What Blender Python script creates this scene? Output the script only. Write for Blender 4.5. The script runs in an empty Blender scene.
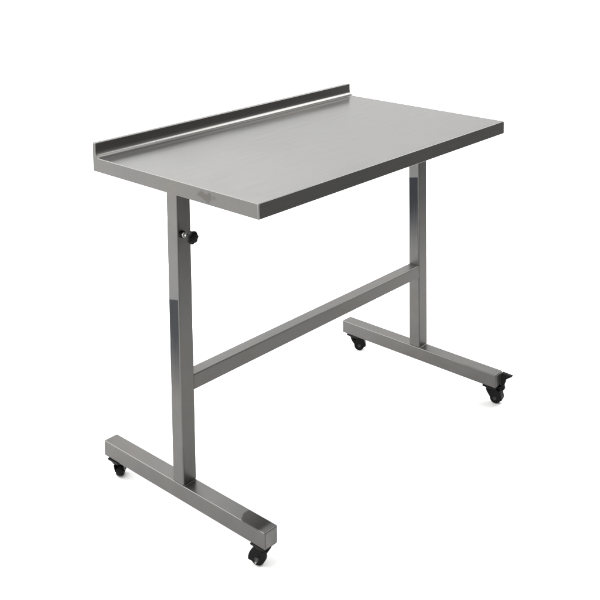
import bpy, bmesh, math, random
from mathutils import Vector, Matrix
random.seed(7)
scene = bpy.context.scene
C = scene.collection
S = 1.2            # photograph fit was made with a table 1 unit long; the real one is 1.2 m
Z0 = 0.139         # height of the ground in that fit

def P(x, y, z):
    return Vector((x * S, y * S, (z - Z0) * S))

# ------------------------------------------------------------------ camera
cd = bpy.data.cameras.new('camera')
cam = bpy.data.objects.new('camera', cd)
C.objects.link(cam)
ya, pi_, ro = math.radians(-50.2679), math.radians(-4.7728), math.radians(-0.3581)
F = Vector((math.sin(-ya) * math.cos(pi_), math.cos(-ya) * math.cos(pi_), math.sin(pi_)))
R = F.cross(Vector((0, 0, 1))).normalized()
U = R.cross(F)
R2 = R * math.cos(ro) + U * math.sin(ro)
U2 = -R * math.sin(ro) + U * math.cos(ro)
rot = Matrix((R2, U2, -F)).transposed()
cam.matrix_world = Matrix.Translation(P(-1.9942, -1.9053, 1.7043)) @ rot.to_4x4()
cd.sensor_width = 36
cd.lens = 1002.76 / 600 * 36
cd.shift_x = -(379.1717 - 300) / 600
cd.shift_y = -(300 + 29.8306) / 600
cd.clip_end = 200
cd.clip_start = 0.05
scene.camera = cam
scene.render.resolution_x = 1024
scene.render.resolution_y = 1024

# ------------------------------------------------------------------ studio surroundings (world) and lamps
w = bpy.data.worlds.new('World')
scene.world = w
w.use_nodes = True
nt = w.node_tree
bg = nt.nodes['Background']
tc = nt.nodes.new('ShaderNodeTexCoord')
dot = nt.nodes.new('ShaderNodeVectorMath'); dot.operation = 'DOT_PRODUCT'
dot.inputs[1].default_value = Vector((-0.75, 0.62, -0.10)).normalized()
nt.links.new(tc.outputs['Generated'], dot.inputs[0])
rp = nt.nodes.new('ShaderNodeValToRGB')
rp.color_ramp.elements[0].position = 0.25
rp.color_ramp.elements[0].color = (0.50, 0.50, 0.49, 1)
rp.color_ramp.elements[1].position = 0.95
rp.color_ramp.elements[1].color = (3.0, 3.0, 2.96, 1)
nt.links.new(dot.outputs['Value'], rp.inputs['Fac'])
nt.links.new(rp.outputs['Color'], bg.inputs['Color'])
bg.inputs['Strength'].default_value = 1.0

def area(name, loc, target, sx, sy, power, col=(1, 1, 1)):
    l = bpy.data.lights.new(name, 'AREA')
    l.shape = 'RECTANGLE'; l.size = sx; l.size_y = sy; l.energy = power; l.color = col
    o = bpy.data.objects.new(name, l)
    C.objects.link(o)
    o.location = loc
    o.rotation_euler = (Vector(target) - Vector(loc)).to_track_quat('-Z', 'Y').to_euler()
    return o
FH = Vector((F.x, F.y, 0)).normalized()
RH = Vector((FH.y, -FH.x, 0))
area('overhead_softbox', FH * 0.7 - RH * 1.5 + Vector((0, 0, 4.8)), FH * 0.3 - RH * 0.9, 5.5, 5.5, 500)
area('added_rear_light', FH * 4.5 - RH * 0.2 + Vector((0, 0, 3.35)), Vector((0, 0, 0.3)), 3.6, 0.6, 42)  # unseen lamp, added to lighten the tops of the feet and crossbar
area('left_softbox', -RH * 4.2 + FH * 0.4 + Vector((0, 0, 2.4)), FH * 0.6, 3.0, 3.0, 200)
area('added_right_light', RH * 3.5 + FH * 1.9 + Vector((0, 0, 4.1)), Vector((0, 0, 0.9)), 2.6, 2.6, 290)  # unseen lamp, added for the bright line along the back cove

scene.view_settings.view_transform = 'Standard'
scene.view_settings.look = 'None'
scene.view_settings.gamma = 1
scene.view_settings.exposure = 0.0

# ------------------------------------------------------------------ materials
def new_mat(name):
    m = bpy.data.materials.new(name)
    m.use_nodes = True
    return m, m.node_tree, m.node_tree.nodes['Principled BSDF']

def steel(name, col, rough, grain, stain_or_reflection=None, mottling=0.10, rvar=0.05, blotch=14.0, haze_mix=0.34, hvar=0.4):
    """brushed stainless steel; grain = stretch of the brushing (object space, per metre).
    Two lobes: the narrow one of the sheet and the wide haze of the brushing."""
    m, t, b = new_mat(name)
    tc = t.nodes.new('ShaderNodeTexCoord')
    mp = t.nodes.new('ShaderNodeMapping')
    mp.inputs['Scale'].default_value = grain
    t.links.new(tc.outputs['Object'], mp.inputs['Vector'])
    n = t.nodes.new('ShaderNodeTexNoise')
    n.inputs['Scale'].default_value = 1.0; n.inputs['Detail'].default_value = 4
    t.links.new(mp.outputs['Vector'], n.inputs['Vector'])
    n2 = t.nodes.new('ShaderNodeTexNoise')
    n2.inputs['Scale'].default_value = blotch; n2.inputs['Detail'].default_value = 5; n2.inputs['Roughness'].default_value = 0.62
    t.links.new(tc.outputs['Object'], n2.inputs['Vector'])
    add = t.nodes.new('ShaderNodeMath'); add.operation = 'ADD'
    t.links.new(n.outputs['Fac'], add.inputs[0]); t.links.new(n2.outputs['Fac'], add.inputs[1])
    mr = t.nodes.new('ShaderNodeMapRange'); mr.clamp = False
    mr.inputs['From Min'].default_value = 0.7; mr.inputs['From Max'].default_value = 1.3
    mr.inputs['To Min'].default_value = 1 - mottling; mr.inputs['To Max'].default_value = 1 + mottling
    t.links.new(add.outputs[0], mr.inputs['Value'])
    # slight warm / cool drift of the passive layer
    n3 = t.nodes.new('ShaderNodeTexNoise'); n3.inputs['Scale'].default_value = 6.0; n3.inputs['Detail'].default_value = 3
    t.links.new(tc.outputs['Object'], n3.inputs['Vector'])
    cr_ = t.nodes.new('ShaderNodeValToRGB')
    cr_.color_ramp.elements[0].position = 0.35; cr_.color_ramp.elements[1].position = 0.68
    cr_.color_ramp.elements[0].color = (col[0] * 0.985, col[1] * 0.99, col[2] * 0.995, 1)
    cr_.color_ramp.elements[1].color = (col[0] * 1.045, col[1] * 1.0, col[2] * 0.965, 1)
    t.links.new(n3.outputs['Fac'], cr_.inputs['Fac'])
    sc = t.nodes.new('ShaderNodeVectorMath'); sc.operation = 'SCALE'
    t.links.new(cr_.outputs[0], sc.inputs[0])
    t.links.new(mr.outputs[0], sc.inputs['Scale'])
    out_col = sc.outputs[0]
    mr2 = t.nodes.new('ShaderNodeMapRange'); mr2.clamp = False
    mr2.inputs['From Min'].default_value = 0.3; mr2.inputs['From Max'].default_value = 0.7
    mr2.inputs['To Min'].default_value = rough - rvar; mr2.inputs['To Max'].default_value = rough + rvar
    t.links.new(n2.outputs['Fac'], mr2.inputs['Value'])
    out_r = mr2.outputs[0]
    if stain_or_reflection:
        out_col, out_r = stain_or_reflection(t, tc, out_col, out_r, n)
    w_ = t.nodes.new('ShaderNodeBsdfPrincipled')
    for q in (b, w_):
        q.inputs['Metallic'].default_value = 1.0
        t.links.new(out_col, q.inputs['Base Color'])
    t.links.new(out_r, b.inputs['Roughness'])
    w_.inputs['Roughness'].default_value = 0.72
    mx = t.nodes.new('ShaderNodeMixShader')
    hz = t.nodes.new('ShaderNodeMapRange'); hz.clamp = False
    hz.inputs['From Min'].default_value = 0.3; hz.inputs['From Max'].default_value = 0.7
    hz.inputs['To Min'].default_value = haze_mix * (1 - hvar); hz.inputs['To Max'].default_value = haze_mix * (1 + hvar)
    t.links.new(n.outputs['Fac'], hz.inputs['Value']); t.links.new(hz.outputs[0], mx.inputs[0])
    t.links.new(b.outputs[0], mx.inputs[1]); t.links.new(w_.outputs[0], mx.inputs[2])
    t.links.new(mx.outputs[0], t.nodes['Material Output'].inputs['Surface'])
    return m

STEEL = (0.104, 0.1034, 0.1012)
def smooth_range(t, sock, a, b_, lo=0.0, hi=1.0):
    r = t.nodes.new('ShaderNodeMapRange'); r.interpolation_type = 'SMOOTHSTEP'
    r.inputs['From Min'].default_value = a; r.inputs['From Max'].default_value = b_
    r.inputs['To Min'].default_value = lo; r.inputs['To Max'].default_value = hi
    t.links.new(sock, r.inputs['Value'])
    return r.outputs[0]
def mul(t, a, b_):
    n = t.nodes.new('ShaderNodeMath'); n.operation = 'MULTIPLY'
    t.links.new(a, n.inputs[0]); t.links.new(b_, n.inputs[1])
    return n.outputs[0]
def mix_stain_or_reflection(t, fac, col, r, scol, sr):
    m = t.nodes.new('ShaderNodeMix'); m.data_type = 'RGBA'
    t.links.new(fac, m.inputs[0]); t.links.new(col, m.inputs[6]); m.inputs[7].default_value = (*scol, 1)
    m2 = t.nodes.new('ShaderNodeMix'); m2.data_type = 'FLOAT'
    t.links.new(fac, m2.inputs[0]); t.links.new(r, m2.inputs[2]); m2.inputs[3].default_value = sr
    return m.outputs[2], m2.outputs[0]

def post_reflection(ztop, zbot, xface, ymin, tint):
    """dark reflection painted into the outer face of a post, sharp at its top, fading downwards in streaks"""
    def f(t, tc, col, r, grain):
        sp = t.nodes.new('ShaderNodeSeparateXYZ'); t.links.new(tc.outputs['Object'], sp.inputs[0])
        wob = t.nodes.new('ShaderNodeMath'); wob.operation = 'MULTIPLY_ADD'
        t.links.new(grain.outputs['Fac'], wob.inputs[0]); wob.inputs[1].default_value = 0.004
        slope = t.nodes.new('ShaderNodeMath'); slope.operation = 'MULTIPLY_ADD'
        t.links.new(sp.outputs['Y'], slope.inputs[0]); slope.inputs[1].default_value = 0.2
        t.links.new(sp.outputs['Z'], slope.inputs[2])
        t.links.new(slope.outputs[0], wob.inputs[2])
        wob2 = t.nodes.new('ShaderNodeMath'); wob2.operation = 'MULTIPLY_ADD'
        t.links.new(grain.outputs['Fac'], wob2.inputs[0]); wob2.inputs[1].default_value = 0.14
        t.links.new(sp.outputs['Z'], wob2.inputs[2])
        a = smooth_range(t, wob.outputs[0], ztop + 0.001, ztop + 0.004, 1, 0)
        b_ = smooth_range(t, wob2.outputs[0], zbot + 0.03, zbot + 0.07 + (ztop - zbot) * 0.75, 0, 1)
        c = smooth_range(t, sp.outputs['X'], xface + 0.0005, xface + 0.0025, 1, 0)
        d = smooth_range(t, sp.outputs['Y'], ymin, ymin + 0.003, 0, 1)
        return mix_stain_or_reflection(t, mul(t, mul(t, a, b_), mul(t, c, d)), col, r, tint, 0.29)
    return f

def foot_reflection(cx, cy, rx, ry, yfront, ztop):  # dark reflection painted into the steel colour on top of the foot
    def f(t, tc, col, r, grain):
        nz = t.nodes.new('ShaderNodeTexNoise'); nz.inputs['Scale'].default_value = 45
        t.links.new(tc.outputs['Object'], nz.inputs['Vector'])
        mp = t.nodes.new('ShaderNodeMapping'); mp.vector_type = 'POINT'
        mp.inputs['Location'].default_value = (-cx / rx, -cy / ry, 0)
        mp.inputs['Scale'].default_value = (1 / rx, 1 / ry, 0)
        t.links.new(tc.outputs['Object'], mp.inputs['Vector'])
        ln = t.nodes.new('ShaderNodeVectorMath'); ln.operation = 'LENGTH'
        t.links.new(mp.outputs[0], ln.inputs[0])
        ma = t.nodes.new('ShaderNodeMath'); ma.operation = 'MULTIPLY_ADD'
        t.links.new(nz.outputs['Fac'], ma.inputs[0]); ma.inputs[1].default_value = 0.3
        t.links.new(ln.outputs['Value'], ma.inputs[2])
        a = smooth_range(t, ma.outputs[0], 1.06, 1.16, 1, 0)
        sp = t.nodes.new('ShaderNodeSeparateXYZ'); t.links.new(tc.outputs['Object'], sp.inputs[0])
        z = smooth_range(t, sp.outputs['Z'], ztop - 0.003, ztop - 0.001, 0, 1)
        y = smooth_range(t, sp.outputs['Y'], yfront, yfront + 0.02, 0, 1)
        return mix_stain_or_reflection(t, mul(t, mul(t, a, z), y), col, r, (0.028, 0.027, 0.025), 0.29)
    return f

M = {}
def apron_mark(y0, y1, z0, xf):
    """brownish handling mark on the left-hand rim"""
    def f(t, tc, col, r, grain):
        nz = t.nodes.new('ShaderNodeTexNoise'); nz.inputs['Scale'].default_value = 38; nz.inputs['Detail'].default_value = 4
        t.links.new(tc.outputs['Object'], nz.inputs['Vector'])
        mp = t.nodes.new('ShaderNodeMapping'); mp.vector_type = 'POINT'
        hy = abs(y1 - y0) / 2
        mp.inputs['Location'].default_value = (0, -(y0 + y1) / 2 / hy, -z0 / 0.018)
        mp.inputs['Scale'].default_value = (0, 1 / hy, 1 / 0.018)
        t.links.new(tc.outputs['Object'], mp.inputs['Vector'])
        ln = t.nodes.new('ShaderNodeVectorMath'); ln.operation = 'LENGTH'
        t.links.new(mp.outputs[0], ln.inputs[0])
        ma = t.nodes.new('ShaderNodeMath'); ma.operation = 'MULTIPLY_ADD'
        t.links.new(nz.outputs['Fac'], ma.inputs[0]); ma.inputs[1].default_value = 2.4
        t.links.new(ln.outputs['Value'], ma.inputs[2])
        a = smooth_range(t, ma.outputs[0], 1.5, 2.1, 0.75, 0)
        sp = t.nodes.new('ShaderNodeSeparateXYZ'); t.links.new(tc.outputs['Object'], sp.inputs[0])
        x = smooth_range(t, sp.outputs['X'], xf + 0.001, xf + 0.002, 1, 0)
        return mix_stain_or_reflection(t, mul(t, a, x), col, r, (0.068, 0.062, 0.056), 0.24)
    return f
M['top'] = steel('brushed_steel_top', STEEL, 0.215, (5, 300, 300), mottling=0.04, rvar=0.025, blotch=4.0, haze_mix=0.34, hvar=0.12,
                 stain_or_reflection=apron_mark(-0.1068, -0.2168, (1.0058 - 0.0186 - Z0) * S, -0.5 * S))
M['steel_z'] = steel('brushed_steel_upright', STEEL, 0.345, (260, 260, 4))
M['steel_y'] = steel('brushed_steel_foot', STEEL, 0.345, (260, 4, 260))
M['steel_x'] = steel('brushed_steel_bar', STEEL, 0.345, (4, 260, 260))
M['cap'] = steel('brushed_steel_cap', tuple(c * 1.35 for c in STEEL), 0.42, (30, 30, 30), mottling=0.22)
M['weld'] = steel('weld_bead', (0.16, 0.155, 0.145), 0.35, (90, 90, 90), mottling=0.3)
M['bolt'] = steel('bright_steel_bolt', (0.28, 0.28, 0.27), 0.25, (30, 30, 30))

def plastic(name, col, rough):
    m, t, b = new_mat(name)
    tc = t.nodes.new('ShaderNodeTexCoord')
    n = t.nodes.new('ShaderNodeTexNoise'); n.inputs['Scale'].default_value = 90; n.inputs['Detail'].default_value = 3
    t.links.new(tc.outputs['Object'], n.inputs['Vector'])
    mr = t.nodes.new('ShaderNodeMapRange'); mr.inputs['To Min'].default_value = 0.6; mr.inputs['To Max'].default_value = 1.5
    t.links.new(n.outputs['Fac'], mr.inputs['Value'])
    sc = t.nodes.new('ShaderNodeVectorMath'); sc.operation = 'SCALE'; sc.inputs[0].default_value = col
    t.links.new(mr.outputs[0], sc.inputs['Scale']); t.links.new(sc.outputs[0], b.inputs['Base Color'])
    b.inputs['Roughness'].default_value = rough
    b.inputs['Specular IOR Level'].default_value = 0.10
    bp = t.nodes.new('ShaderNodeBump'); bp.inputs['Strength'].default_value = 0.1; bp.inputs['Distance'].default_value = 0.0005
    t.links.new(n.outputs['Fac'], bp.inputs['Height']); t.links.new(bp.outputs[0], b.inputs['Normal'])
    return m
M['plastic'] = plastic('black_plastic', (0.0025, 0.0025, 0.0025), 0.5)
M['rubber'] = plastic('black_rubber', (0.004, 0.004, 0.004), 0.6)
M['hub'] = plastic('grey_hub', (0.03, 0.03, 0.03), 0.35)

m, t, b = new_mat('white_paper')
b.inputs['Roughness'].default_value = 0.95
b.inputs['Specular IOR Level'].default_value = 0.0
n = t.nodes.new('ShaderNodeTexNoise'); n.inputs['Scale'].default_value = 60; n.inputs['Detail'].default_value = 4
r_ = t.nodes.new('ShaderNodeValToRGB')
r_.color_ramp.elements[0].color = (0.81, 0.81, 0.81, 1); r_.color_ramp.elements[1].color = (0.85, 0.85, 0.85, 1)
t.links.new(n.outputs['Fac'], r_.inputs['Fac']); t.links.new(r_.outputs[0], b.inputs['Base Color'])
M['paper'] = m

# ------------------------------------------------------------------ mesh helpers
def finish(name, bm, mat, parent=None, loc=None, bevel=0.0, smooth_deg=35, seg=2):
    bmesh.ops.recalc_face_normals(bm, faces=bm.faces)
    me = bpy.data.meshes.new(name)
    bm.to_mesh(me); bm.free()
    me.materials.append(mat)
    for p in me.polygons: p.use_smooth = True
    try: me.set_sharp_from_angle(angle=math.radians(smooth_deg))
    except Exception: pass
    o = bpy.data.objects.new(name, me)
    C.objects.link(o)
    if parent: o.parent = parent
    if loc is not None: o.location = loc
    if bevel:
        md = o.modifiers.new('bevel', 'BEVEL')
        md.width = bevel; md.segments = seg; md.limit_method = 'ANGLE'; md.angle_limit = math.radians(40)
        md.harden_normals = True
    return o

def add_box(bm, lo, hi):
    vs = [bm.verts.new((x, y, z)) for x in (lo[0], hi[0]) for y in (lo[1], hi[1]) for z in (lo[2], hi[2])]
    for f in ((0, 1, 3, 2), (4, 6, 7, 5), (0, 4, 5, 1), (2, 3, 7, 6), (0, 2, 6, 4), (1, 5, 7, 3)):
        bm.faces.new([vs[i] for i in f])

def add_prism(bm, pts, axis, a, b_):
    """closed polygon pts (2D) extruded along axis from a to b"""
    def v(p, q):
        if axis == 'x': return (q, p[0], p[1])
        if axis == 'y': return (p[0], q, p[1])
        return (p[0], p[1], q)
    A = [bm.verts.new(v(p, a)) for p in pts]
    B = [bm.verts.new(v(p, b_)) for p in pts]
    n = len(pts)
    bm.faces.new(A); bm.faces.new(B[::-1])
    for i in range(n):
        bm.faces.new((A[i], A[(i + 1) % n], B[(i + 1) % n], B[i]))

def add_lathe(bm, prof, origin, axis, n=28):
    """prof: list of (distance along axis, radius)"""
    ax = Vector(axis).normalized()
    u = ax.orthogonal().normalized(); v = ax.cross(u)
    rings = []
    for d, r in prof:
        rings.append([bm.verts.new(Vector(origin) + ax * d + (u * math.cos(2 * math.pi * k / n) + v * math.sin(2 * math.pi * k / n)) * r) for k in range(n)])
    for i in range(len(rings) - 1):
        for k in range(n):
            bm.faces.new((rings[i][k], rings[i][(k + 1) % n], rings[i + 1][(k + 1) % n], rings[i + 1][k]))
    bm.faces.new(rings[0][::-1]); bm.faces.new(rings[-1])

# ------------------------------------------------------------------ the setting: white paper sweep
bm = bmesh.new()
prof = [(-1.75, 0.0), (4.4, 0.0)]
rad = 1.6
for k in range(1, 13):
    a = k / 12 * math.pi / 2
    prof.append((4.4 + rad * math.sin(a), rad * (1 - math.cos(a))))
prof.append((6.0, 5.2))
prev = None
for d, z in prof:
    g = min(1.0, (d + 1.75) / 6.15)
    left, right = -2.3 - 1.9 * g, 1.25 + 1.75 * g
    row = [bm.verts.new(FH * d + RH * s + Vector((0, 0, z))) for s in (left, right)]
    if prev: bm.faces.new((prev[0], prev[1], row[1], row[0]))
    prev = row
sweep = finish('floor', bm, M['paper'])
sweep['kind'] = 'structure'

# ------------------------------------------------------------------ the table
D, H, T, HB, XL, XR, B = 0.624, 1.0058, 0.0371, 0.0387, -0.4975, 0.4563, 0.0413
Y0, Y1, YP, ZF, ZC = -0.3128, 0.3052, -0.0048, 0.2362, 0.5062
HC, TB = 0.0390, 0.0135
root = bpy.data.objects.new('instrument_table', None)
root.empty_display_size = 0.1
C.objects.link(root)
root['label'] = 'stainless steel work table with raised back lip, two T-shaped legs and black casters'
root['category'] = 'table'

def sx(v): return v * S
def sz(v): return (v - Z0) * S

# tabletop: folded sheet with coved upstand along the back
hw, hd = 0.5 * S, D / 2 * S
zt, zb, zu = sz(H), sz(H - T), sz(H + HB)
yb = hd - TB * S
cr = 0.021
pro = [(-hd, zb), (-hd, zt)]
for k in range(0, 9):
    a = k / 8 * math.pi / 2
    pro.append((yb - cr + cr * math.sin(a), zt + cr * (1 - math.cos(a))))
pro += [(yb, zu), (hd, zu), (hd, zb)]
bm = bmesh.new()
add_prism(bm, pro, 'x', -hw, hw)
bm.faces.ensure_lookup_table()
# hollow underside
bm.normal_update()
bot = [f for f in bm.faces if all(abs(v.co.z - zb) < 1e-6 for v in f.verts)][0]
r = bmesh.ops.inset_region(bm, faces=[bot], thickness=0.018)
r = bmesh.ops.extrude_face_region(bm, geom=[bot])
bmesh.ops.translate(bm, verts=[v for v in r['geom'] if isinstance(v, bmesh.types.BMVert)], vec=(0, 0, T * S - 0.004))
bmesh.ops.delete(bm, geom=[bot], context='FACES')
top = finish('tabletop', bm, M['top'], root, bevel=0.0024, seg=3)

# ground weld at each front corner of the rim, coloured lighter to paint in the corner highlight
M['seam'] = steel('ground_weld_seam_and_highlight', (0.20, 0.20, 0.195), 0.36, (90, 90, 30), mottling=0.25)
for q in (-1, 1):
    bm = bmesh.new()
    add_lathe(bm, [(0.0, 0.0022), (0.001, 0.0027), (T * S - 0.004, 0.0027), (T * S - 0.003, 0.0018)], (q * (hw - 0.0021), -hd + 0.0021, zb + 0.001), (0, 0, 1), 14)
    finish('corner_seam', bm, M['seam'], top)

def post(x0, mat):
    bm = bmesh.new()
    add_box(bm, (sx(x0), sx(YP - B / 2), sz(ZF)), (sx(x0 + B), sx(YP + B / 2), sz(H - 0.006)))
    o = finish('post', bm, mat, root, bevel=0.0045, seg=4)
    # weld beads round the foot of the post
    x1, x2, ya_, yb_ = sx(x0) + 0.003, sx(x0 + B) - 0.003, sx(YP - B / 2), sx(YP + B / 2)
    for yw in (ya_, yb_):
        bm = bmesh.new()
        n = 18; rows = []
        for k in range(n + 1):
            rr = 0.0017 + 0.0006 * math.sin(k * 2.1) + random.random() * 0.0004
            c = Vector((x1 + (x2 - x1) * k / n, yw, sz(ZF)))
            rows.append([bm.verts.new(c + Vector((0, math.cos(a) * rr, math.sin(a) * rr))) for a in [q * math.pi / 4 for q in range(8)]])
        for k in range(n):
            for q in range(8):
                bm.faces.new((rows[k][q], rows[k][(q + 1) % 8], rows[k + 1][(q + 1) % 8], rows[k + 1][q]))
        bm.faces.new(rows[0]); bm.faces.new(rows[-1][::-1])
        finish('weld', bm, M['weld'], o)
    return o
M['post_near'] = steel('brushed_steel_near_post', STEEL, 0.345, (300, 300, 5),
                       stain_or_reflection=post_reflection(sz(0.7035), sz(0.44), sx(XL), sx(YP - B / 2) + 0.004, (0.017, 0.0185, 0.0215)))
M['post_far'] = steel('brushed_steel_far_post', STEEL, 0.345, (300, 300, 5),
                      stain_or_reflection=post_reflection(sz(0.787), sz(0.54), sx(XR), sx(YP - B / 2) + 0.004, (0.017, 0.0185, 0.0215)))
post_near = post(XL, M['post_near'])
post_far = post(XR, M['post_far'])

# crossbar, front flush with the post fronts (set back a hair)
bm = bmesh.new()
add_box(bm, (sx(XL + B) - 0.001, sx(YP - B / 2) + 0.0006, sz(ZC - HC)), (sx(XR) + 0.001, sx(YP - B / 2 + 0.038), sz(ZC)))
finish('crossbar', bm, M['steel_x'], root, bevel=0.003, seg=3)

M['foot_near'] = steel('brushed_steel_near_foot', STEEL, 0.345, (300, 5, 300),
                       stain_or_reflection=foot_reflection(sx(XL + B * 0.72), sx(-0.268), 0.052, 0.062, sx(Y0) + 0.012, sz(ZF)))
def foot(x0, mat):
    bm = bmesh.new()
    add_box(bm, (sx(x0), sx(Y0) + 0.002, sz(ZF - B)), (sx(x0 + B), sx(Y1) - 0.002, sz(ZF)))
    o = finish('foot', bm, mat, root, bevel=0.003, seg=3)
    for s in (-1, 1):
        bm = bmesh.new()
        ye = sx(Y0) if s < 0 else sx(Y1)
        a, b_ = sorted((ye, ye - s * 0.004))
        add_box(bm, (sx(x0) + 0.0035, a, sz(ZF - B) + 0.0035), (sx(x0 + B) - 0.0035, b_, sz(ZF) - 0.0035))
        finish('end_cap', bm, M['cap'], o, bevel=0.0015)
    return o
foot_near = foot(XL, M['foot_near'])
foot_far = foot(XR, M['steel_y'])

# swivel casters
def caster(x, y, ang, brake=False, pin=False):
    """hooded swivel caster; wheel axle along local x, wheel trails along local -y"""
    h = sz(ZF - B)
    wr = 0.0215
    tr = 0.0145
    # hooded fork with swivel head
    bm = bmesh.new()
    add_lathe(bm, [(0, 0.021), (0.002, 0.0235), (0.008, 0.0235), (0.010, 0.022)], (0, 0, h - 0.0135), (0, 0, 1))
    hr = wr + 0.0050
    side = []
    for k in range(11):
        a = math.radians(-8 + k * 14)
        side.append((-tr - hr * math.cos(a), min(wr + (hr + 0.009 * max(0, math.sin(a))) * math.sin(a), h - 0.0115)))
    side += [(0.021, h - 0.0115), (0.016, h - 0.024), (-0.001, wr - 0.004), (-tr, wr - 0.009), (-tr - 0.012, wr - 0.008)]
    for s_ in (-1, 1):
        a, b_ = sorted((s_ * 0.0130, s_ * 0.0158))
        add_prism(bm, side, 'x', a, b_)
    outer = side[:11] + [(0.021, h - 0.0115)]
    inner = [(-tr + (p[0] + tr) * 0.90, wr + (p[1] - wr) * 0.90) for p in outer]
    add_prism(bm, outer + inner[::-1], 'x', -0.0131, 0.0131)
    o = finish('caster', bm, M['plastic'], root, loc=(sx(x), sx(y), 0), bevel=0.0008)
    o.rotation_euler = (0, 0, math.radians(ang))
    bm = bmesh.new()
    add_box(bm, (-0.0262, -0.0262, h - 0.0058), (0.0262, 0.0262, h))
    pl = finish('mounting_plate', bm, M['plastic'], o, bevel=0.0012)
    pl.rotation_euler = (0, 0, -math.radians(ang))
    bm = bmesh.new()
    add_lathe(bm, [(-0.0120, wr * 0.60), (-0.0120, wr * 0.86), (-0.009, wr * 0.97), (-0.004, wr), (0.004, wr), (0.009, wr * 0.97), (0.0120, wr * 0.86), (0.0120, wr * 0.60)],
              (0, -tr, wr), (1, 0, 0), 40)
    finish('wheel', bm, M['rubber'], o)
    bm = bmesh.new()
    add_lathe(bm, [(-0.0166, 0.004), (-0.0164, wr * 0.28), (-0.0150, wr * 0.33), (0.0150, wr * 0.33), (0.0164, wr * 0.28), (0.0166, 0.004)], (0, -tr, wr), (1, 0, 0), 28)
    finish('hub', bm, M['hub'], o)
    bm = bmesh.new()
    L = 0.034 if pin else 0.0185
    add_lathe(bm, [(-0.0185, 0.0018), (-0.0182, 0.0028), (-0.0160, 0.0030), (0.0160, 0.0030), (L - 0.0003, 0.0028), (L, 0.0018)],
              (0, -tr + (0.006 if pin else 0), wr + (0.004 if pin else 0)), (1, 0, 0), 12)
    finish('axle_bolt', bm, M['bolt'] if pin else M['hub'], o)
    if brake:
        bm = bmesh.new()
        pts = [(-0.020, 0.052), (-0.028, 0.047), (-0.036, 0.055), (-0.042, 0.051), (-0.049, 0.059), (-0.046, 0.072), (-0.052, 0.086), (-0.053, 0.096),
               (-0.078, 0.112), (-0.040, 0.119), (-0.0345, 0.114), (-0.0345, 0.085), (-0.0345, 0.067), (-0.020, 0.062)]
        add_prism(bm, pts, 'x', -0.0075, 0.0075)
        finish('brake_lever', bm, M['plastic'], o, bevel=0.0012)
    return o
xm, xr_ = XL + B / 2, XR + B / 2
caster(xm, -0.2850, 200, pin=True)
caster(xm - 0.002, 0.2635, 135)
caster(xr_, 0.2620, 41)
caster(xr_, -0.2880, 15, brake=True)

# clamp knob on the near post
kx, kz = XL + B * 0.30, 0.8700
ky = sx(YP - B / 2)
bm = bmesh.new()
n = 7
ring = []
prof = [(0.036, 0.55), (0.038, 0.85), (0.042, 1.0), (0.050, 1.0), (0.054, 0.9), (0.056, 0.6)]
N = 70
rows = []
for d, s in prof:
    row = []
    for k in range(N):
        a = 2 * math.pi * k / N
        rr = 0.0185 * s * (1 + 0.065 * math.cos(n * a))
        row.append(bm.verts.new((sx(kx) + rr * math.cos(a), ky - d, sz(kz) + rr * math.sin(a))))
    rows.append(row)
for i in range(len(rows) - 1):
    for k in range(N):
        bm.faces.new((rows[i][k], rows[i][(k + 1) % N], rows[i + 1][(k + 1) % N], rows[i + 1][k]))
bm.faces.new(rows[0]); bm.faces.new(rows[-1][::-1])
add_lathe(bm, [(0.026, 0.007), (0.030, 0.0095), (0.037, 0.010)], (sx(kx), ky, sz(kz)), (0, -1, 0))
knob = finish('clamp_knob', bm, M['plastic'], root)
bm = bmesh.new()
add_lathe(bm, [(0.0, 0.0042), (0.030, 0.0042)], (sx(kx), ky, sz(kz)), (0, -1, 0), 20)
add_lathe(bm, [(0.008, 0.0075), (0.0085, 0.0082), (0.0135, 0.0082), (0.014, 0.0075)], (sx(kx), ky, sz(kz)), (0, -1, 0), 6)
finish('bolt', bm, M['bolt'], knob)
bm = bmesh.new()
add_lathe(bm, [(0.0, 0.0105), (0.0055, 0.0105), (0.0065, 0.0095)], (sx(kx), ky, sz(kz)), (0, -1, 0), 24)
finish('collar', bm, M['plastic'], knob)
